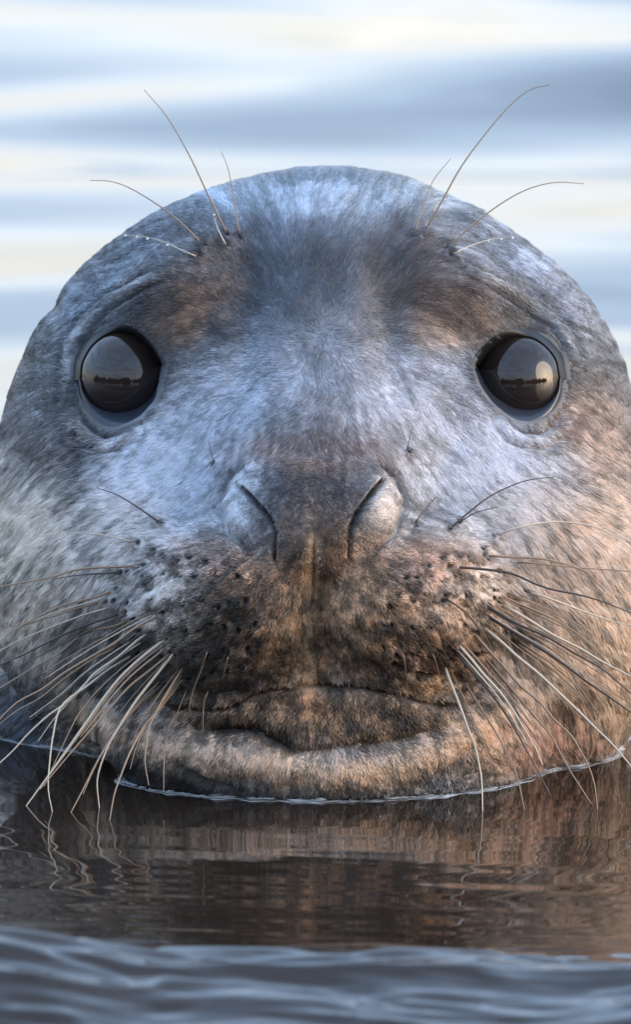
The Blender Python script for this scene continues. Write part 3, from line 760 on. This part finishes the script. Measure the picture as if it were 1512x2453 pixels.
# ------------------------------------------------------------------ water
_w = np.random.default_rng(3)
def waves(n, l0, l1, spread, power, seed):
    r = np.random.default_rng(seed); lam = np.exp(r.uniform(np.log(l0), np.log(l1), n)); a = r.normal(0, spread, n) + math.pi / 2
    return lam, a, r.uniform(0, 2 * np.pi, n), lam ** power
FAR = waves(34, .22, 1.3, .42, 1.0, 14)
NEAR = waves(26, .012, .08, .20, 1.0, 5)
def wsum(w, x, y, step=None):
    h = 0
    for lam, a, p, am in zip(*w):
        t = np.sin(2 * np.pi / lam * (np.cos(a) * x + np.sin(a) * y) + p)
        if step is not None: am = am * smooth(.5, .2, step / lam)
        h = h + am * t
    return h
CHIN_Y = float(to_world(760, 1915, CHIN_D)[1])
def water_height(x, y, step=0.0):
    yy = y - CHIN_Y
    step = np.zeros_like(x) + step
    calm = smooth(.55, 1.4, np.hypot(x * .8, yy - .12))
    h = 0.0078 * wsum(FAR, x, y, step) / 3 * calm * np.where(yy < 0, .5, 1)
    h = h + .00085 * wsum(NEAR, x, y, step) * (0.6 + smooth(-.10, -.2, yy) * .8) 
    # the ripple breaking in front
    wob = fbm(x / .09, x * 0 + .3, 5, 3)
    for yc, A, fr_s, bk, sd in ((-.350, .0190, .080, .036, 1), (-.395, .0080, .045, .014, 2), (-.310, .0045, .024, .012, 3), (-.47, .012, .055, .020, 4), (-.275, .0022, .016, .010, 5)):
        c_ = yc + .045 * fbm(x / .07 + 5 * sd, y / .3, 5 + sd, 2) - (.022 * smooth(.05, .10, x) + .010 * smooth(-.03, -.09, x)) * (sd != 2)
        k_ = A * (.55 + .7 * vnoise(x / .06 + 7.7 * sd, y / .2, 8 + sd)) * smooth(.6, .3, np.abs(x))
        t = yy - c_
        h = h + k_ * np.where(t > 0, np.exp(-(t / bk) ** 2), np.exp(-(np.minimum(t, 0) / fr_s) ** 2))
    band = smooth(-.22, -.33, yy) * smooth(-.85, -.6, yy)
    wy = y + .030 * fbm(x / .11, y / .09, 17, 2) + .10 * x * fbm(x / .3 + 3, y * 0, 19, 1)
    r1 = 1 - 2 * np.abs(fbm(x / .11, wy / .030, 91, 2))             # sharp-crested wavelets
    h = h + band * (.0030 * r1 ** 2 + .0042 * fbm(x / .10 + 7, wy / .020, 95, 2) + .0040 * fbm(x / .042 + 2 * r1, wy / .0105, 97, 2) + .0015 * fbm(x / .02, wy / .006, 99, 2))
    return h
def axis(segs):
    out = [segs[0][0]]
    for a, bnd, n in segs: out += list(np.linspace(a, bnd, n + 1)[1:])
    return np.array(out)
geo = np.geomspace(1.6, 3000, 26)
xs = np.concatenate([-geo[::-1], axis([(-1.55, -.6, 40), (-.6, -.17, 70), (-.17, .17, 150), (.17, .6, 70), (.6, 1.55, 40)]), geo])
ys = np.concatenate([-np.geomspace(1.5, 3000, 24)[::-1], axis([(-1.4, -.62, 40), (-.62, -.24, 330), (-.24, .12, 200), (.12, .8, 170), (.8, 6, 500), (6, 9, 60)]), np.geomspace(9.2, 3000, 40)])
X, Y = np.meshgrid(xs, ys, indexing='ij')
st = np.maximum(np.gradient(xs)[:, None] * .25, np.gradient(ys)[None, :])
Hw = water_height(X, Y, st)
wmat = bpy.data.materials.new('water'); wmat.use_nodes = True
b = wmat.node_tree.nodes['Principled BSDF']
b.inputs['Base Color'].default_value = (.022, .015, .011, 1); b.inputs['Roughness'].default_value = .03; b.inputs['IOR'].default_value = 1.42
water = link_mesh('water', np.stack([X, Y, Hw], -1).reshape(-1, 3), grid_faces(len(xs), len(ys)), wmat)
water['kind'] = 'structure'
water['label'] = 'calm grey blue water with soft ripples around the seal'; water['category'] = 'water'

# wet edge where the water climbs the fur
az = np.linspace(0, 2 * np.pi, 900, endpoint=False)
cen = to_world(760, 1700, 900)
WV = W.reshape(-1, 3)
sel = WV[(WV[:, 2] > -5 * S) & (WV[:, 2] < 12 * S)]
sa = np.mod(np.arctan2(sel[:, 1] - cen[1], sel[:, 0] - cen[0]), 2 * np.pi); sr = np.hypot(sel[:, 1] - cen[1], sel[:, 0] - cen[0])
rc = np.zeros(900); np.maximum.at(rc, np.minimum((sa / (2 * np.pi) * 900).astype(int), 899), sr)
ok = rc > 0; rc = np.interp(np.arange(900), np.arange(900)[ok], rc[ok], period=900)
for _ in range(6): rc = np.maximum(rc, (np.roll(rc, 1) + rc + np.roll(rc, -1)) / 3)
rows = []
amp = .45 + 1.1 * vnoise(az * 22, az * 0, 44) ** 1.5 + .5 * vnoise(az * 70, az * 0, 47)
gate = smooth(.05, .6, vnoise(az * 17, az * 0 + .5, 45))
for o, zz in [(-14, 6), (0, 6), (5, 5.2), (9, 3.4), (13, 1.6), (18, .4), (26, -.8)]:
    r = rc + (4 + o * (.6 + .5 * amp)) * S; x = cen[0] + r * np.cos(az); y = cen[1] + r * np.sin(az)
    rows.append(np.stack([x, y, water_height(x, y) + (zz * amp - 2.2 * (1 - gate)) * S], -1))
edge_glint = bpy.data.materials.new('waterline_glint'); edge_glint.use_nodes = True     # broken bright line of the meniscus, its glint put into the base colour
b = edge_glint.node_tree.nodes['Principled BSDF']; b.inputs['Roughness'].default_value = .12; b.inputs['IOR'].default_value = 1.38
fn = edge_glint.node_tree.nodes.new('ShaderNodeTexNoise'); fn.inputs['Scale'].default_value = 26; fn.inputs['Detail'].default_value = 6
fr_ = edge_glint.node_tree.nodes.new('ShaderNodeValToRGB'); edge_glint.node_tree.links.new(fn.outputs[0], fr_.inputs[0]); edge_glint.node_tree.links.new(fr_.outputs[0], b.inputs['Base Color'])
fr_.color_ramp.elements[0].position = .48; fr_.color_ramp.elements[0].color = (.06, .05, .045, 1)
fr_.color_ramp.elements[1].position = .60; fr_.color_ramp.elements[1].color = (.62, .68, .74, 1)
edge = link_mesh('water_edge', np.array(rows).reshape(-1, 3), grid_faces(len(rows), len(az), True), edge_glint, water)

# ------------------------------------------------------------------ wooded shore behind the camera (mirrored in the eyes)
sa_ = np.linspace(-1.3, 1.3, 900); sx = sa_ * 85
top = 9 + 8 * fbm(sx / 16, sx * 0, 71, 3) * 2 + 5 * fbm(sx / 3, sx * 0 + 4, 73, 2) * 2
prof = []
for k, (rr_, hh) in enumerate(((80, -.02), (80.5, .55), (82, .85), (84, 1.0), (87, .85), (89, .5), (90, -.02))):
    r_ = rr_ + 1.5 * fbm(sx / 3, sx * 0 + k * 7, 79, 2)
    prof.append(np.stack([r_ * np.sin(sa_), -r_ * np.cos(sa_), np.maximum(top * hh, -.3)], -1))
shore = link_mesh('wooded_shore', np.array(prof).reshape(-1, 3), grid_faces(7, len(sx)), material('dark_woods', (.03, .032, .02), .9))
shore['kind'] = 'stuff'; shore['label'] = 'dark wooded shoreline mirrored in the eyes of the seal'; shore['category'] = 'woods'
